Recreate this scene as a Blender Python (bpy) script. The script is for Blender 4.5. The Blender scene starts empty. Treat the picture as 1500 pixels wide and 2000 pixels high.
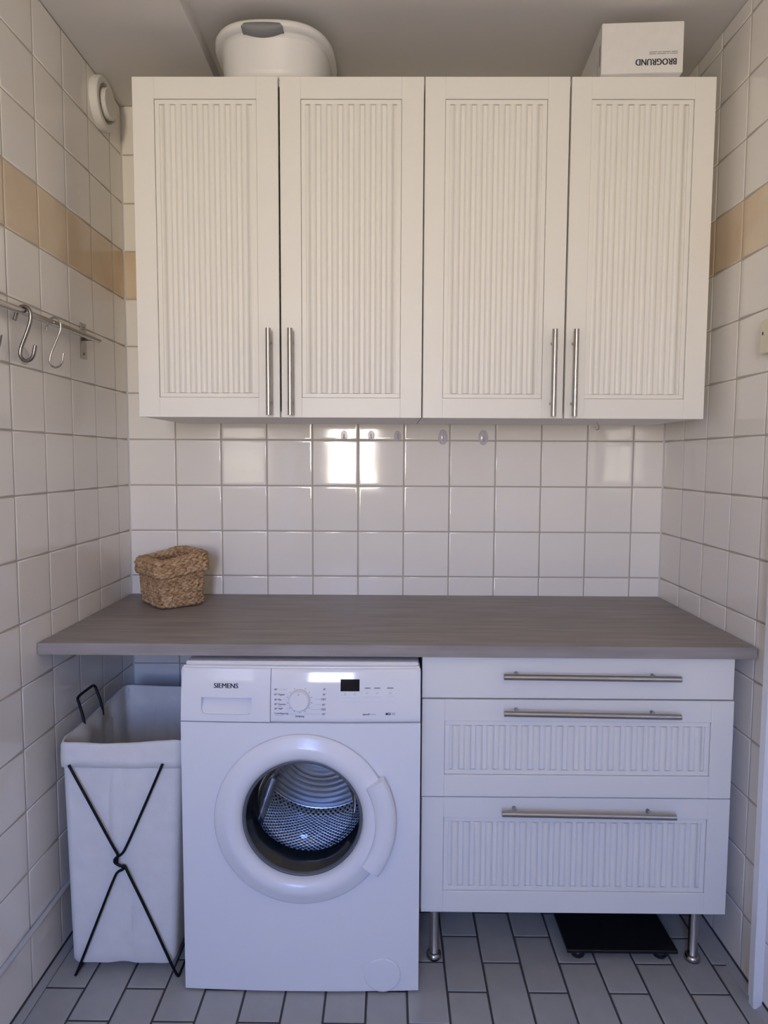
import bpy, bmesh, math, random
from mathutils import Vector, Matrix
random.seed(7)
SC = bpy.context.scene
COL = SC.collection
PI = math.pi

# ------------------------------------------------------------------ camera
W = 1.8226                      # room width: tiled wall to tiled wall
CAM = Vector((0.8913, -2.3351, 1.3542))
_a, _b, _c = -0.0076, 0.0768, 0.0045
_f = Vector((math.sin(_a)*math.cos(_b), math.cos(_a)*math.cos(_b), -math.sin(_b)))
_r = Vector((math.cos(_a), -math.sin(_a), 0))
_u = _r.cross(_f)
_r, _u = _r*math.cos(_c)+_u*math.sin(_c), -_r*math.sin(_c)+_u*math.cos(_c)
cd = bpy.data.cameras.new('camera'); cam = bpy.data.objects.new('camera', cd); COL.objects.link(cam)
cam.matrix_world = Matrix(((_r.x, _u.x, -_f.x, CAM.x), (_r.y, _u.y, -_f.y, CAM.y), (_r.z, _u.z, -_f.z, CAM.z), (0, 0, 0, 1)))
cd.sensor_fit = 'HORIZONTAL'; cd.sensor_width = 36; cd.lens = 1336.08/1500*36
cd.clip_start = 0.02
SC.camera = cam

# ------------------------------------------------------------------ sky, window light, exposure
WX0, WX1, WZ0, WZ1, YR = 0.27, 0.80, 1.06, 2.30, -4.30     # the window in the rear wall
wd = bpy.data.worlds.new('world'); SC.world = wd; wd.use_nodes = True
nt = wd.node_tree; nt.nodes.clear()
out = nt.nodes.new('ShaderNodeOutputWorld'); bg = nt.nodes.new('ShaderNodeBackground')
tc = nt.nodes.new('ShaderNodeTexCoord'); sp = nt.nodes.new('ShaderNodeSeparateXYZ'); rp = nt.nodes.new('ShaderNodeValToRGB')
mp = nt.nodes.new('ShaderNodeMapRange'); mp.inputs[1].default_value = -1; mp.inputs[2].default_value = 1
nt.links.new(tc.outputs['Generated'], sp.inputs[0]); nt.links.new(sp.outputs[2], mp.inputs[0]); nt.links.new(mp.outputs[0], rp.inputs[0])
nt.links.new(rp.outputs[0], bg.inputs[0]); nt.links.new(bg.outputs[0], out.inputs[0])
e = rp.color_ramp.elements                      # sunlit lawn below the horizon, pale haze on it, blue sky above
e[0].position = 0.0; e[0].color = (0.95, 0.83, 0.65, 1)
e[1].position = 1.0; e[1].color = (0.06, 0.20, 0.75, 1)
for pos, colr in ((0.49, (0.95, 0.83, 0.65, 1)), (0.51, (1.15, 1.04, 0.90, 1)), (0.62, (0.20, 0.38, 0.98, 1))):
    n = e.new(pos); n.color = colr
bg.inputs[1].default_value = 37.0
pl = bpy.data.lights.new('window_rear_offscreen', 'AREA'); pl.shape = 'RECTANGLE'; pl.size = WX1-WX0; pl.size_y = WZ1-WZ0
pl.cycles.is_portal = True
po = bpy.data.objects.new('window_rear_offscreen', pl); COL.objects.link(po)
po.location = ((WX0+WX1)/2, YR-0.03, (WZ0+WZ1)/2)
po.rotation_euler = (PI/2, 0, 0)
vs = SC.view_settings
vs.view_transform = 'Standard'; vs.look = 'None'; vs.gamma = 1.0; vs.use_curve_mapping = False; vs.exposure = 0.04
SC.display_settings.display_device = 'sRGB'
cy = SC.cycles
cy.use_denoising = True; cy.max_bounces = 14; cy.diffuse_bounces = 8; cy.glossy_bounces = 5; cy.transmission_bounces = 6
cy.transparent_max_bounces = 10; cy.caustics_reflective = False; cy.caustics_refractive = False; cy.sample_clamp_indirect = 8

# ------------------------------------------------------------------ materials
MATS = {}
def mat(name, col, rough=0.5, metal=0.0, spec=0.5, bump=None, var=None, objvar=0.0, coat=0.0, aniso=0.0):
    """bump=(scale, strength, distance[, stretch]); var=(scale, colour2, lo, hi[, stretch])"""
    m = bpy.data.materials.new(name); m.use_nodes = True
    t = m.node_tree; b = t.nodes['Principled BSDF']
    b.inputs['Base Color'].default_value = (*col, 1); b.inputs['Roughness'].default_value = rough
    b.inputs['Metallic'].default_value = metal; b.inputs['Specular IOR Level'].default_value = spec
    b.inputs['Coat Weight'].default_value = coat; b.inputs['Coat Roughness'].default_value = 0.05
    L = t.links.new; src = None
    def coords(stretch):
        if stretch == 'world': return t.nodes.new('ShaderNodeNewGeometry').outputs['Position']
        c = t.nodes.new('ShaderNodeTexCoord'); mp = t.nodes.new('ShaderNodeMapping')
        mp.inputs['Scale'].default_value = stretch or (1, 1, 1); L(c.outputs['Object'], mp.inputs[0]); return mp.outputs[0]
    if var:
        n = t.nodes.new('ShaderNodeTexNoise'); n.inputs['Scale'].default_value = var[0]; n.inputs['Detail'].default_value = 6
        L(coords(var[4] if len(var) > 4 else None), n.inputs['Vector'])
        r = t.nodes.new('ShaderNodeValToRGB'); r.color_ramp.elements[0].position = var[2]; r.color_ramp.elements[1].position = var[3]
        r.color_ramp.elements[0].color = (*col, 1); r.color_ramp.elements[1].color = (*var[1], 1)
        L(n.outputs['Fac'], r.inputs[0]); src = r.outputs[0]
    if objvar:
        oi = t.nodes.new('ShaderNodeObjectInfo'); mr = t.nodes.new('ShaderNodeMapRange')
        mr.inputs[3].default_value = 1-objvar; mr.inputs[4].default_value = 1+objvar*0.3
        L(oi.outputs['Random'], mr.inputs[0])
        mx = t.nodes.new('ShaderNodeMix'); mx.data_type = 'RGBA'; mx.blend_type = 'MULTIPLY'; mx.inputs[0].default_value = 1
        if src: L(src, mx.inputs[6])
        else: mx.inputs[6].default_value = (*col, 1)
        L(mr.outputs[0], mx.inputs[7]); src = mx.outputs[2]
    if src: L(src, b.inputs['Base Color'])
    if bump:
        n = t.nodes.new('ShaderNodeTexNoise'); n.inputs['Scale'].default_value = bump[0]; n.inputs['Detail'].default_value = 3
        L(coords(bump[3] if len(bump) > 3 else None), n.inputs['Vector'])
        bp = t.nodes.new('ShaderNodeBump'); bp.inputs['Strength'].default_value = bump[1]; bp.inputs['Distance'].default_value = bump[2]
        L(n.outputs['Fac'], bp.inputs['Height']); L(bp.outputs[0], b.inputs['Normal'])
    MATS[name] = m
    return m

mat('wall_tile', (0.825, 0.795, 0.74), 0.07, spec=0.55, bump=(11, 0.06, 0.004, 'world'), objvar=0.035)
mat('beige_tile', (0.66, 0.525, 0.365), 0.12, spec=0.5, bump=(11, 0.06, 0.004, 'world'), var=(7, (0.75, 0.63, 0.47), 0.35, 0.7, 'world'), objvar=0.05)
mat('grout', (0.45, 0.41, 0.36), 0.9)
mat('floor_tile', (0.355, 0.355, 0.345), 0.38, bump=(60, 0.08, 0.001), var=(14, (0.41, 0.41, 0.40), 0.3, 0.75), objvar=0.06)
mat('floor_grout', (0.055, 0.052, 0.052), 0.9)
mat('sealant', (0.60, 0.59, 0.58), 0.35)
mat('skirting', (0.37, 0.37, 0.365), 0.4)
mat('ceiling_paint', (0.68, 0.66, 0.64), 0.8, bump=(120, 0.12, 0.001))
mat('room_paint', (0.72, 0.70, 0.66), 0.7)
mat('cabinet_white', (0.80, 0.78, 0.735), 0.42, spec=0.45)
mat('carcass_white', (0.76, 0.74, 0.71), 0.5)
mat('steel', (0.45, 0.43, 0.41), 0.25, metal=1.0)
mat('steel_dark', (0.25, 0.235, 0.225), 0.30, metal=1.0)
mat('laminate', (0.25, 0.222, 0.205), 0.50, spec=0.3, var=(5, (0.345, 0.315, 0.295), 0.3, 0.75, (1.0, 9.0, 9.0)), bump=(180, 0.05, 0.0006))
mat('washer_white', (0.80, 0.80, 0.81), 0.22, spec=0.5)
mat('washer_panel', (0.79, 0.79, 0.80), 0.06, spec=0.5)
mat('washer_top', (0.78, 0.78, 0.79), 0.35)
mat('washer_trim', (0.78, 0.78, 0.79), 0.3)
mat('matt_black', (0.03, 0.03, 0.035), 0.8)  # even near-black for the rubber feet and the small piece on the switch
mat('ink', (0.02, 0.02, 0.03), 0.6)
mat('ink_grey', (0.20, 0.21, 0.26), 0.7)
mat('ink_pale', (0.36, 0.37, 0.42), 0.7)
mat('display_black', (0.006, 0.006, 0.008), 0.05, spec=0.3)
mat('gasket', (0.11, 0.12, 0.13), 0.45)
mat('canvas', (0.72, 0.70, 0.67), 0.9, spec=0.15, bump=(900, 0.25, 0.0006), var=(30, (0.77, 0.75, 0.72), 0.3, 0.7))
mat('canvas_seam', (0.55, 0.57, 0.66), 0.8)
mat('black_wire', (0.004, 0.004, 0.005), 0.42, spec=0.25)
mat('seagrass', (0.33, 0.19, 0.09), 0.75, spec=0.25, var=(55, (0.62, 0.43, 0.25), 0.3, 0.68), objvar=0.12, bump=(260, 0.4, 0.001))
mat('tub_white', (0.72, 0.71, 0.70), 0.38, spec=0.45)
mat('grip_grey', (0.21, 0.215, 0.225), 0.6)
mat('carton_white', (0.72, 0.705, 0.69), 0.75, var=(40, (0.76, 0.745, 0.73), 0.3, 0.7))
mat('vent_white', (0.74, 0.72, 0.67), 0.45)
mat('scale_black', (0.008, 0.008, 0.009), 0.25)
mat('profile_white', (0.80, 0.80, 0.81), 0.3)
mat('switch_cream', (0.72, 0.68, 0.52), 0.4)
mat('pipe_pale', (0.50, 0.51, 0.53), 0.25)

def mix_clear(name, col, k, const=None):
    m = bpy.data.materials.new(name); m.use_nodes = True; t = m.node_tree; t.nodes.clear()
    o = t.nodes.new('ShaderNodeOutputMaterial'); tr = t.nodes.new('ShaderNodeBsdfTransparent'); g = t.nodes.new('ShaderNodeBsdfGlossy')
    fr = t.nodes.new('ShaderNodeFresnel'); fr.inputs[0].default_value = k
    tr.inputs[0].default_value = (*col, 1); g.inputs['Roughness'].default_value = 0.04; g.inputs[0].default_value = (1, 1, 1, 1)
    mx = t.nodes.new('ShaderNodeMixShader')
    if const is None: t.links.new(fr.outputs[0], mx.inputs[0])
    else: mx.inputs[0].default_value = const
    t.links.new(tr.outputs[0], mx.inputs[1]); t.links.new(g.outputs[0], mx.inputs[2]); t.links.new(mx.outputs[0], o.inputs[0])
    MATS[name] = m
mix_clear('door_glass', (0.90, 0.93, 0.96), 1.4)
mix_clear('smoked_glass', (0.36, 0.40, 0.46), 1.5, 0.045)
mix_clear('clear_film', (0.86, 0.85, 0.86), 1.3, 0.06)
def clear_plastic():
    m = bpy.data.materials.new('clear_plastic'); m.use_nodes = True; t = m.node_tree; b = t.nodes['Principled BSDF']
    b.inputs['Base Color'].default_value = (0.72, 0.70, 0.80, 1); b.inputs['Roughness'].default_value = 0.12
    b.inputs['Alpha'].default_value = 0.55
    MATS['clear_plastic'] = m
clear_plastic()
def drum_metal():
    m = bpy.data.materials.new('drum_metal'); m.use_nodes = True; t = m.node_tree; b = t.nodes['Principled BSDF']; L = t.links.new
    b.inputs['Metallic'].default_value = 0.9; b.inputs['Roughness'].default_value = 0.28
    uv = t.nodes.new('ShaderNodeTexCoord'); mp = t.nodes.new('ShaderNodeMapping'); mp.inputs['Rotation'].default_value = (0, 0, PI/4)
    v = t.nodes.new('ShaderNodeTexVoronoi'); v.voronoi_dimensions = '2D'; v.inputs['Randomness'].default_value = 0; v.inputs['Scale'].default_value = 1
    r = t.nodes.new('ShaderNodeValToRGB'); r.color_ramp.elements[0].position = 0.26; r.color_ramp.elements[1].position = 0.34
    r.color_ramp.elements[0].color = (0.02, 0.02, 0.025, 1); r.color_ramp.elements[1].color = (0.95, 0.96, 0.98, 1)  # shade of the drum holes painted in as dark dots, none cut through
    L(uv.outputs['UV'], mp.inputs[0]); L(mp.outputs[0], v.inputs['Vector']); L(v.outputs['Distance'], r.inputs[0]); L(r.outputs[0], b.inputs['Base Color'])
    bp = t.nodes.new('ShaderNodeBump'); bp.inputs['Strength'].default_value = 0.6; bp.inputs['Distance'].default_value = 0.004
    L(v.outputs['Distance'], bp.inputs['Height']); L(bp.outputs[0], b.inputs['Normal'])
    MATS['drum_metal'] = m
drum_metal()
mat('drum_plain', (0.62, 0.63, 0.65), 0.22, metal=0.95)

# ------------------------------------------------------------------ helpers
ORG = {}                                             # world origin of each object that may parent others
def new_mesh(name, verts, faces, smooth=False):
    me = bpy.data.meshes.new(name); me.from_pydata([tuple(v) for v in verts], [], faces); me.validate(); me.update()
    if smooth:
        for p in me.polygons: p.use_smooth = True
    return me
def link(name, me, m=None, parent=None, origin=None):
    """verts of me are in world space; the object gets its own origin (top-level) or its parent's"""
    o = bpy.data.objects.new(name, me); COL.objects.link(o)
    if m and not me.materials: me.materials.append(MATS[m])
    if parent is not None:
        O = ORG[parent]; o.parent = parent
        me.transform(Matrix.Translation(-O)); ORG[o] = O
    else:
        O = Vector(origin) if origin is not None else Vector((0, 0, 0))
        me.transform(Matrix.Translation(-O)); o.location = O; ORG[o] = O
    return o
def empty(name, loc, label, cat, group=None):
    o = bpy.data.objects.new(name, None); COL.objects.link(o); o.location = loc; ORG[o] = Vector(loc); o.empty_display_size = 0.05
    return tag(o, label, cat, group)
def tag(o, label, cat, group=None):
    o['label'] = label; o['category'] = cat
    if group: o['group'] = group
    return o
def struct(o): o['kind'] = 'structure'; return o
class MB:
    def __init__(s): s.v = []; s.f = []; s.sm = []
    def add(s, v, f, smooth=False):
        k = len(s.v); s.v += [tuple(q) for q in v]; s.f += [tuple(i+k for i in q) for q in f]; s.sm += [smooth]*len(f); return s
    def box(s, x0, x1, y0, y1, z0, z1, bev=0.0, seg=1):
        bm = bmesh.new(); bmesh.ops.create_cube(bm, size=1)
        bmesh.ops.scale(bm, vec=(x1-x0, y1-y0, z1-z0), verts=bm.verts)
        if bev: bmesh.ops.bevel(bm, geom=bm.edges[:], offset=bev, segments=seg, affect='EDGES', profile=0.5)
        bmesh.ops.translate(bm, vec=((x0+x1)/2, (y0+y1)/2, (z0+z1)/2), verts=bm.verts)
        bm.verts.index_update()
        s.add([v.co[:] for v in bm.verts], [[v.index for v in f.verts] for f in bm.faces]); bm.free(); return s
    def tube(s, pts, r, n=10, closed=False, caps=True):
        pts = [Vector(p) for p in pts]; N = len(pts); rs = r if isinstance(r, (list, tuple)) else [r]*N
        ref = None; vs = []; fs = []
        for i, p in enumerate(pts):
            a = pts[(i-1) % N] if (closed or i > 0) else pts[i]; b = pts[(i+1) % N] if (closed or i < N-1) else pts[i]
            d = (b-a).normalized()
            if ref is None: ref = d.orthogonal().normalized()
            ref = (ref-d*ref.dot(d)).normalized(); q = d.cross(ref)
            for k in range(n):
                t = 2*PI*k/n; vs.append(p+(ref*math.cos(t)+q*math.sin(t))*rs[i])
        for i in range(N if closed else N-1):
            j = (i+1) % N
            for k in range(n): fs.append((i*n+k, i*n+(k+1) % n, j*n+(k+1) % n, j*n+k))
        if not closed and caps: fs += [tuple(range(n))[::-1], tuple((N-1)*n+k for k in range(n))]
        return s.add(vs, fs, True)
    def lathe(s, prof, centre, axis='y', n=64, a0=0, a1=2*PI, smooth=True):
        """prof = [(radius, height along axis)]"""
        full = abs(a1-a0-2*PI) < 1e-6; m = n if full else n+1; vs = []; fs = []; c = Vector(centre)
        for r, h in prof:
            for k in range(m):
                t = a0+(a1-a0)*k/n; a, b = r*math.cos(t), r*math.sin(t)
                vs.append(c+(Vector((a, h, b)) if axis == 'y' else Vector((h, a, b)) if axis == 'x' else Vector((a, b, h))))
        for i in range(len(prof)-1):
            for k in range(n):
                k2 = (k+1) % m; fs.append((i*m+k, i*m+k2, (i+1)*m+k2, (i+1)*m+k))
        return s.add(vs, fs, smooth)
    def disc(s, r, h, centre, axis='y', n=64):
        c = Vector(centre); vs = []
        for k in range(n):
            t = 2*PI*k/n; a, b = r*math.cos(t), r*math.sin(t)
            vs.append(c+(Vector((a, h, b)) if axis == 'y' else Vector((h, a, b)) if axis == 'x' else Vector((a, b, h))))
        return s.add(vs, [tuple(range(n))])
    def build(s, name, m, parent=None, origin=None, fix=True):
        me = new_mesh(name, s.v, s.f)
        for p, q in zip(me.polygons, s.sm): p.use_smooth = q
        if fix:
            bm = bmesh.new(); bm.from_mesh(me); bmesh.ops.recalc_face_normals(bm, faces=bm.faces); bm.to_mesh(me); bm.free()
        return link(name, me, m, parent, origin)
def B(name, m, parent, x0, x1, y0, y1, z0, z1, bev=0.0, origin=None, seg=1):
    return MB().box(x0, x1, y0, y1, z0, z1, bev, seg).build(name, m, parent, origin)
def smooth_path(pts, it=2):
    pts = [Vector(p) for p in pts]
    for _ in range(it):
        q = [pts[0]]
        for a, b in zip(pts[:-1], pts[1:]): q += [a*0.75+b*0.25, a*0.25+b*0.75]
        q.append(pts[-1]); pts = q
    return pts

# ------------------------------------------------------------------ tiled room shell
P = 0.1555                       # wall tile pitch
ZT = [0.952+P*r for r in range(-6, 11)]             # horizontal joints 0.019 ... 2.507
ZCEIL, ZSOF, XSOF = 2.556, 2.507, 0.354
TILES = {}
def tile_mesh(w, h, m):
    k = (round(w, 4), round(h, 4), m)
    if k in TILES: return TILES[k]
    vs = []; fs = []
    for ins, z in ((0, -0.003), (0, 0.0002), (0.0005, 0.0009), (0.0013, 0.0013), (0.003, 0.0015), (0.007, 0.00151)):
        a, b = w/2-ins, h/2-ins; vs += [(-a, -b, z), (a, -b, z), (a, b, z), (-a, b, z)]
    for i in range(5):
        for k2 in range(4): fs.append((i*4+k2, i*4+(k2+1) % 4, i*4+4+(k2+1) % 4, i*4+4+k2))
    fs.append((20, 21, 22, 23))
    me = new_mesh('tile', vs, fs, True); me.materials.append(MATS[m]); TILES[k] = me
    return me
GAP = 0.0045
def frame_mat(o, ax, ay, az, ang=0.0042):
    rx, ry = random.gauss(0, ang*0.55), random.gauss(0, ang*0.55)
    m = Matrix((ax, ay, az)).transposed().to_4x4()
    return Matrix.Translation(o) @ m @ Matrix.Rotation(rx, 4, 'X') @ Matrix.Rotation(ry, 4, 'Y')
def lay(parent, name, spots, ax, ay, az, pt, seen, gap=GAP, ang=0.0042):
    """spots = [(u0,u1,v0,v1,mat)]; seen(u,v) says whether the tile is its own object, the others are joined"""
    rest = {}
    for u0, u1, v0, v1, m in spots:
        w, h = u1-u0-gap, v1-v0-gap
        if w < 0.004 or h < 0.004: continue
        M = frame_mat(pt((u0+u1)/2, (v0+v1)/2), ax, ay, az, ang)
        me = tile_mesh(w, h, m)
        if seen((u0+u1)/2, (v0+v1)/2):
            o = bpy.data.objects.new(name, me); COL.objects.link(o); o.parent = parent; o.matrix_local = M
        else:
            b = rest.setdefault(m, MB())
            b.add([M @ v.co for v in me.vertices], [tuple(p.vertices) for p in me.polygons], True)
    for m, b in rest.items():
        o = b.build(name+'_field', m, parent, fix=False); o['kind'] = 'stuff'
def tmat(z): return 'beige_tile' if 1.886 < z < 2.04 else 'wall_tile'
X, Y, Z = Vector((1, 0, 0)), Vector((0, 1, 0)), Vector((0, 0, 1))

wb = struct(B('wall_back', 'grout', None, -0.1, W+0.1, 0, 0.1, -0.05, 2.7))
cols = [0.002]+[0.1627+P*k for k in range(0, 11)]+[W-0.002]
sp_ = [(a, b, z0, z1, tmat((z0+z1)/2)) for a, b in zip(cols[:-1], cols[1:]) for z0, z1 in zip(ZT[:-1], ZT[1:])]
sp_ += [(max(a, XSOF), b, ZT[-1], ZCEIL, 'wall_tile') for a, b in zip(cols[:-1], cols[1:]) if b > XSOF+0.01]
lay(wb, 'tile', sp_, X, Z, -Y, lambda u, v: Vector((u, 0, v)), lambda u, v: True)

wl = struct(B('wall_left', 'grout', None, -0.1, 0, YR, 0, -0.05, 2.7))
cols = [-0.002]+[-(0.0963+P*k) for k in range(0, 27)]+[YR]
sp_ = [(b, a, z0, z1, tmat((z0+z1)/2)) for a, b in zip(cols[:-1], cols[1:]) for z0, z1 in zip(ZT[:-1], ZT[1:])]
lay(wl, 'tile', sp_, Y, Z, X, lambda u, v: Vector((0, u, v)), lambda u, v: u > -1.0)

wr = struct(B('wall_right', 'grout', None, W, W+0.1, YR, 0, -0.05, 2.7))
cols = [-0.002]+[-(0.1564+P*k) for k in range(0, 27)]+[YR]
sp_ = [(b, a, z0, z1, tmat((z0+z1)/2)) for a, b in zip(cols[:-1], cols[1:]) for z0, z1 in zip(ZT[:-1]+[ZT[-1]], ZT[1:]+[ZCEIL])]
lay(wr, 'tile', sp_, -Y, Z, -X, lambda u, v: Vector((W, u, v)), lambda u, v: u > -0.86)

fl = struct(B('floor', 'floor_grout', None, -0.1, W+0.1, YR-0.1, 0.1, -0.1, -0.0015))
sp_ = []
FX = [0.0153+0.10304*k for k in range(0, 18)]+[W]
for i, (a, b) in enumerate(zip(FX[:-1], FX[1:])):
    y = -0.686+0.205*4 if i % 2 == 0 else -0.583+0.205*4
    ys = [0.0]+[y-0.205*k for k in range(0, 28) if YR < y-0.205*k < -0.01]+[YR]
    sp_ += [(a, b, y1, y0, 'floor_tile') for y0, y1 in zip(ys[:-1], ys[1:])]
lay(fl, 'floor_tile', sp_, X, Y, Z, lambda u, v: Vector((u, v, -0.0015)), lambda u, v: v > -1.02, gap=0.0055, ang=0.0012)

ce = struct(B('ceiling', 'ceiling_paint', None, -0.1, W+0.1, YR-0.1, 0.1, ZCEIL, 2.7))
B('lowered_panel', 'ceiling_paint', ce, 0.0, XSOF, YR, 0.0, ZSOF, ZCEIL+0.01, 0.002)
for nm, x0, sgn in (('baseboard_left', 0.0, 1), ('baseboard_right', W, -1)):
    b = MB(); pr = [(0, 0.0135), (0.004, 0.0115), (0.017, 0.0005), (0.017, -0.004), (0, -0.004)]
    vs_ = [(x0+sgn*p, y, z) for y in (YR, 0) for p, z in pr]
    b.add(vs_, [(i, i+1, i+6, i+5) for i in range(4)]+[(0, 1, 2, 3, 4), (5, 6, 7, 8, 9)]); o = struct(b.build(nm, 'skirting'))
    xs_ = sorted((x0, x0+sgn*0.0013)); B('joint', 'floor_grout', o, xs_[0], xs_[1], YR, -0.001, 0.0125, 0.0205)
for nm, x0, sgn in (('trim_1', 0.0, 1), ('trim_2', W, -1)):
    b = MB(); vs_ = [(x0, 0, z) for z in (0, 2.507)]+[(x0+sgn*0.0055, 0, z) for z in (0, 2.507)]+[(x0, -0.0055, z) for z in (0, 2.507)]
    b.add(vs_, [(2, 3, 5, 4), (0, 1, 3, 2), (0, 4, 5, 1)]); struct(b.build(nm, 'sealant'))

# rear of the room: wall with the window that lights it
b = MB()
b.box(-0.1, WX0, YR-0.12, YR, -0.05, 2.7).box(WX1, W+0.1, YR-0.12, YR, -0.05, 2.7)
b.box(WX0, WX1, YR-0.12, YR, -0.05, WZ0).box(WX0, WX1, YR-0.12, YR, WZ1, 2.7)
struct(b.build('wall_rear', 'room_paint'))
wn = bpy.data.objects.new('window_1', None); COL.objects.link(wn); ORG[wn] = Vector((0, 0, 0)); struct(wn)
b = MB(); t = 0.035
b.box(WX0, WX0+t, YR-0.1, YR-0.05, WZ0, WZ1).box(WX1-t, WX1, YR-0.1, YR-0.05, WZ0, WZ1)
b.box(WX0+t, WX1-t, YR-0.1, YR-0.05, WZ0, WZ0+t).box(WX0+t, WX1-t, YR-0.1, YR-0.05, WZ1-t, WZ1)
b.build('window_frame', 'profile_white', wn)
B('window_sill', 'profile_white', wn, WX0-0.03, WX1+0.03, YR-0.1, YR+0.05, WZ0-0.025, WZ0, 0.003)

# ------------------------------------------------------------------ joinery: fluted doors and drawer fronts
def fluted(x0, x1, z0, z1, yf, nb, pitch):
    """milled panel: a flat ledge around a field of round beads; yf = front of the frame"""
    b = MB(); lx, lz = 0.0125, 0.0115; yl = yf+0.0040; yb = yf+0.0125; yv = yf+0.0088
    b.box(x0, x1, yl, yb, z0, z0+lz, 0.0006).box(x0, x1, yl, yb, z1-lz, z1, 0.0006)
    b.box(x0, x0+lx, yl, yb, z0+lz, z1-lz, 0.0006).box(x1-lx, x1, yl, yb, z0+lz, z1-lz, 0.0006)
    fx0, fx1 = x0+lx, x1-lx; c = (fx0+fx1)/2; s = c-pitch*(nb-1)/2; hw = pitch*0.31
    prof = [(fx0, yv)]
    for k in range(nb):
        xc = s+k*pitch
        for j in range(13):                          # round bead, then a shallow cove up to the next one
            a = PI*j/12; prof.append((xc-hw*math.cos(a), yv-0.0078*math.sin(a)**0.85 if 0 < j < 12 else yv))
        if k < nb-1:
            for j in range(1, 4): prof.append((xc+hw+(pitch-2*hw)*j/4, yv-0.0004))
    prof += [(fx1, yv)]
    n = len(prof); vs_ = []; zz0, zz1 = z0+lz, z1-lz
    vs_ += [(x, y, zz0+0.001) for x, y in prof]+[(x, y, zz1-0.001) for x, y in prof]
    vs_ += [(x, yb, zz0) for x, y in prof]+[(x, yb, zz1) for x, y in prof]
    fs = [(i, i+1, n+i+1, n+i) for i in range(n-1)]
    b.add(vs_, fs, True)
    b.add(vs_, [(i, i+1, 2*n+i+1, 2*n+i) for i in range(n-1)]+[(n+i, n+i+1, 3*n+i+1, 3*n+i) for i in range(n-1)])
    return b
def bar_handle(parent, a, b_, posts, yface, r=0.0076):
    """round bar from a to b_ standing off the front on two posts"""
    bar = MB().tube([a, Vector(a).lerp(Vector(b_), 0.001), Vector(a).lerp(Vector(b_), 0.5), Vector(a).lerp(Vector(b_), 0.999), b_], r, 20)
    h = bar.build('handle', 'steel', parent)
    for p in posts:
        MB().tube([(p[0], yface+0.0006, p[2]), (p[0], p[1], p[2])], 0.0048, 12).build('handle_post', 'steel', h if False else parent)
    return h
def framed(parent, name, x0, x1, z0, z1, px0, px1, pz0, pz1, yf, nb, pitch, th=0.019):
    d = B(name, 'cabinet_white', parent, x0+0.004, x1-0.004, yf+0.0122, yf+th, z0+0.004, z1-0.004)
    B('stile', 'cabinet_white', d, x0, px0, yf, yf+th-0.001, z0, z1, 0.0009)
    B('stile', 'cabinet_white', d, px1, x1, yf, yf+th-0.001, z0, z1, 0.0009)
    B('rail', 'cabinet_white', d, px0, px1, yf+0.0002, yf+th-0.001, pz1, z1, 0.0009)
    B('rail', 'cabinet_white', d, px0, px1, yf+0.0002, yf+th-0.001, z0, pz0, 0.0009)
    fluted(px0+0.0009, px1-0.0009, pz0+0.0009, pz1-0.0009, yf, nb, pitch).build('fluted_panel', 'cabinet_white', d)
    return d

YD = -0.39
DZ0, DZ1 = 1.471, 2.392
doors = [[(0.1825, 0.5815, 0.2415, 0.5225), (0.5865, 0.9805, 0.6435, 0.9205)], [(0.9845, 1.3775, 1.0395, 1.3185), (1.3825, 1.7735, 1.4375, 1.7165)]]
hx = [[0.5555, 0.6155], [1.344, 1.4025]]
labs = ['white double-door wall cabinet carrying the plastic tub, fluted door panels', 'white double-door wall cabinet carrying the printed carton, fluted door panels']
for ci, (x0, x1) in enumerate(((0.1845, 0.981), (0.9838, 1.7725))):
    c = empty('wall_cabinet', ((x0+x1)/2, -0.185, DZ0), labs[ci], 'cabinet', 'fluted wall cabinets')
    y1 = -0.0025
    b = MB(); t = 0.016; yc = YD+0.0195
    b.box(x0, x0+t, yc, y1, DZ0+0.002, DZ1-0.001, 0.0006).box(x1-t, x1, yc, y1, DZ0+0.002, DZ1-0.001, 0.0006)
    b.box(x0+t, x1-t, yc, y1, DZ0+0.002, DZ0+0.018).box(x0+t, x1-t, yc, y1, DZ1-0.017, DZ1-0.001)
    b.box(x0+t, x1-t, y1-0.012, y1, DZ0+0.018, DZ1-0.017)
    b.build('carcass', 'carcass_white', c)
    for di, (a, bb, pa, pb) in enumerate(doors[ci]):
        d = framed(c, 'door', a, bb, DZ0, DZ1, pa, pb, 1.5265, 2.3345, YD, 8, 0.0302)
        h = hx[ci][di]; yh = YD-0.034
        bar_handle(d, (h, yh, 1.4755), (h, yh, 1.7125), [(h, yh, 1.512), (h, yh, 1.678)], YD)

# base cabinet with three drawers
YB = -0.614
bc = empty('drawer_cabinet', (1.377, -0.3, 0), 'white three-drawer base cabinet on steel legs under the worktop', 'cabinet')
b = MB(); t = 0.016; x0, x1, yc, y1 = 0.9795, 1.777, YB+0.0195, -0.03
b.box(x0, x0+t, yc, y1, 0.162, 0.857, 0.0006).box(x1-t, x1, yc, y1, 0.162, 0.857, 0.0006)
b.box(x0+t, x1-t, yc, y1, 0.162, 0.178).box(x0+t, x1-t, y1-0.01, y1, 0.178, 0.857).box(x0+t, x1-t, yc, yc+0.08, 0.841, 0.857).box(x0+t, x1-t, y1-0.09, y1-0.01, 0.841, 0.857)
b.build('carcass', 'carcass_white', bc)
dr = B('drawer', 'cabinet_white', bc, 0.9785, 1.7775, YB, YB+0.019, 0.7425, 0.8575, 0.0011)
bar_handle(dr, (1.1825, YB-0.034, 0.809), (1.6275, YB-0.034, 0.806), [(1.219, YB-0.034, 0.809), (1.567, YB-0.034, 0.8062)], YB)
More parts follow.
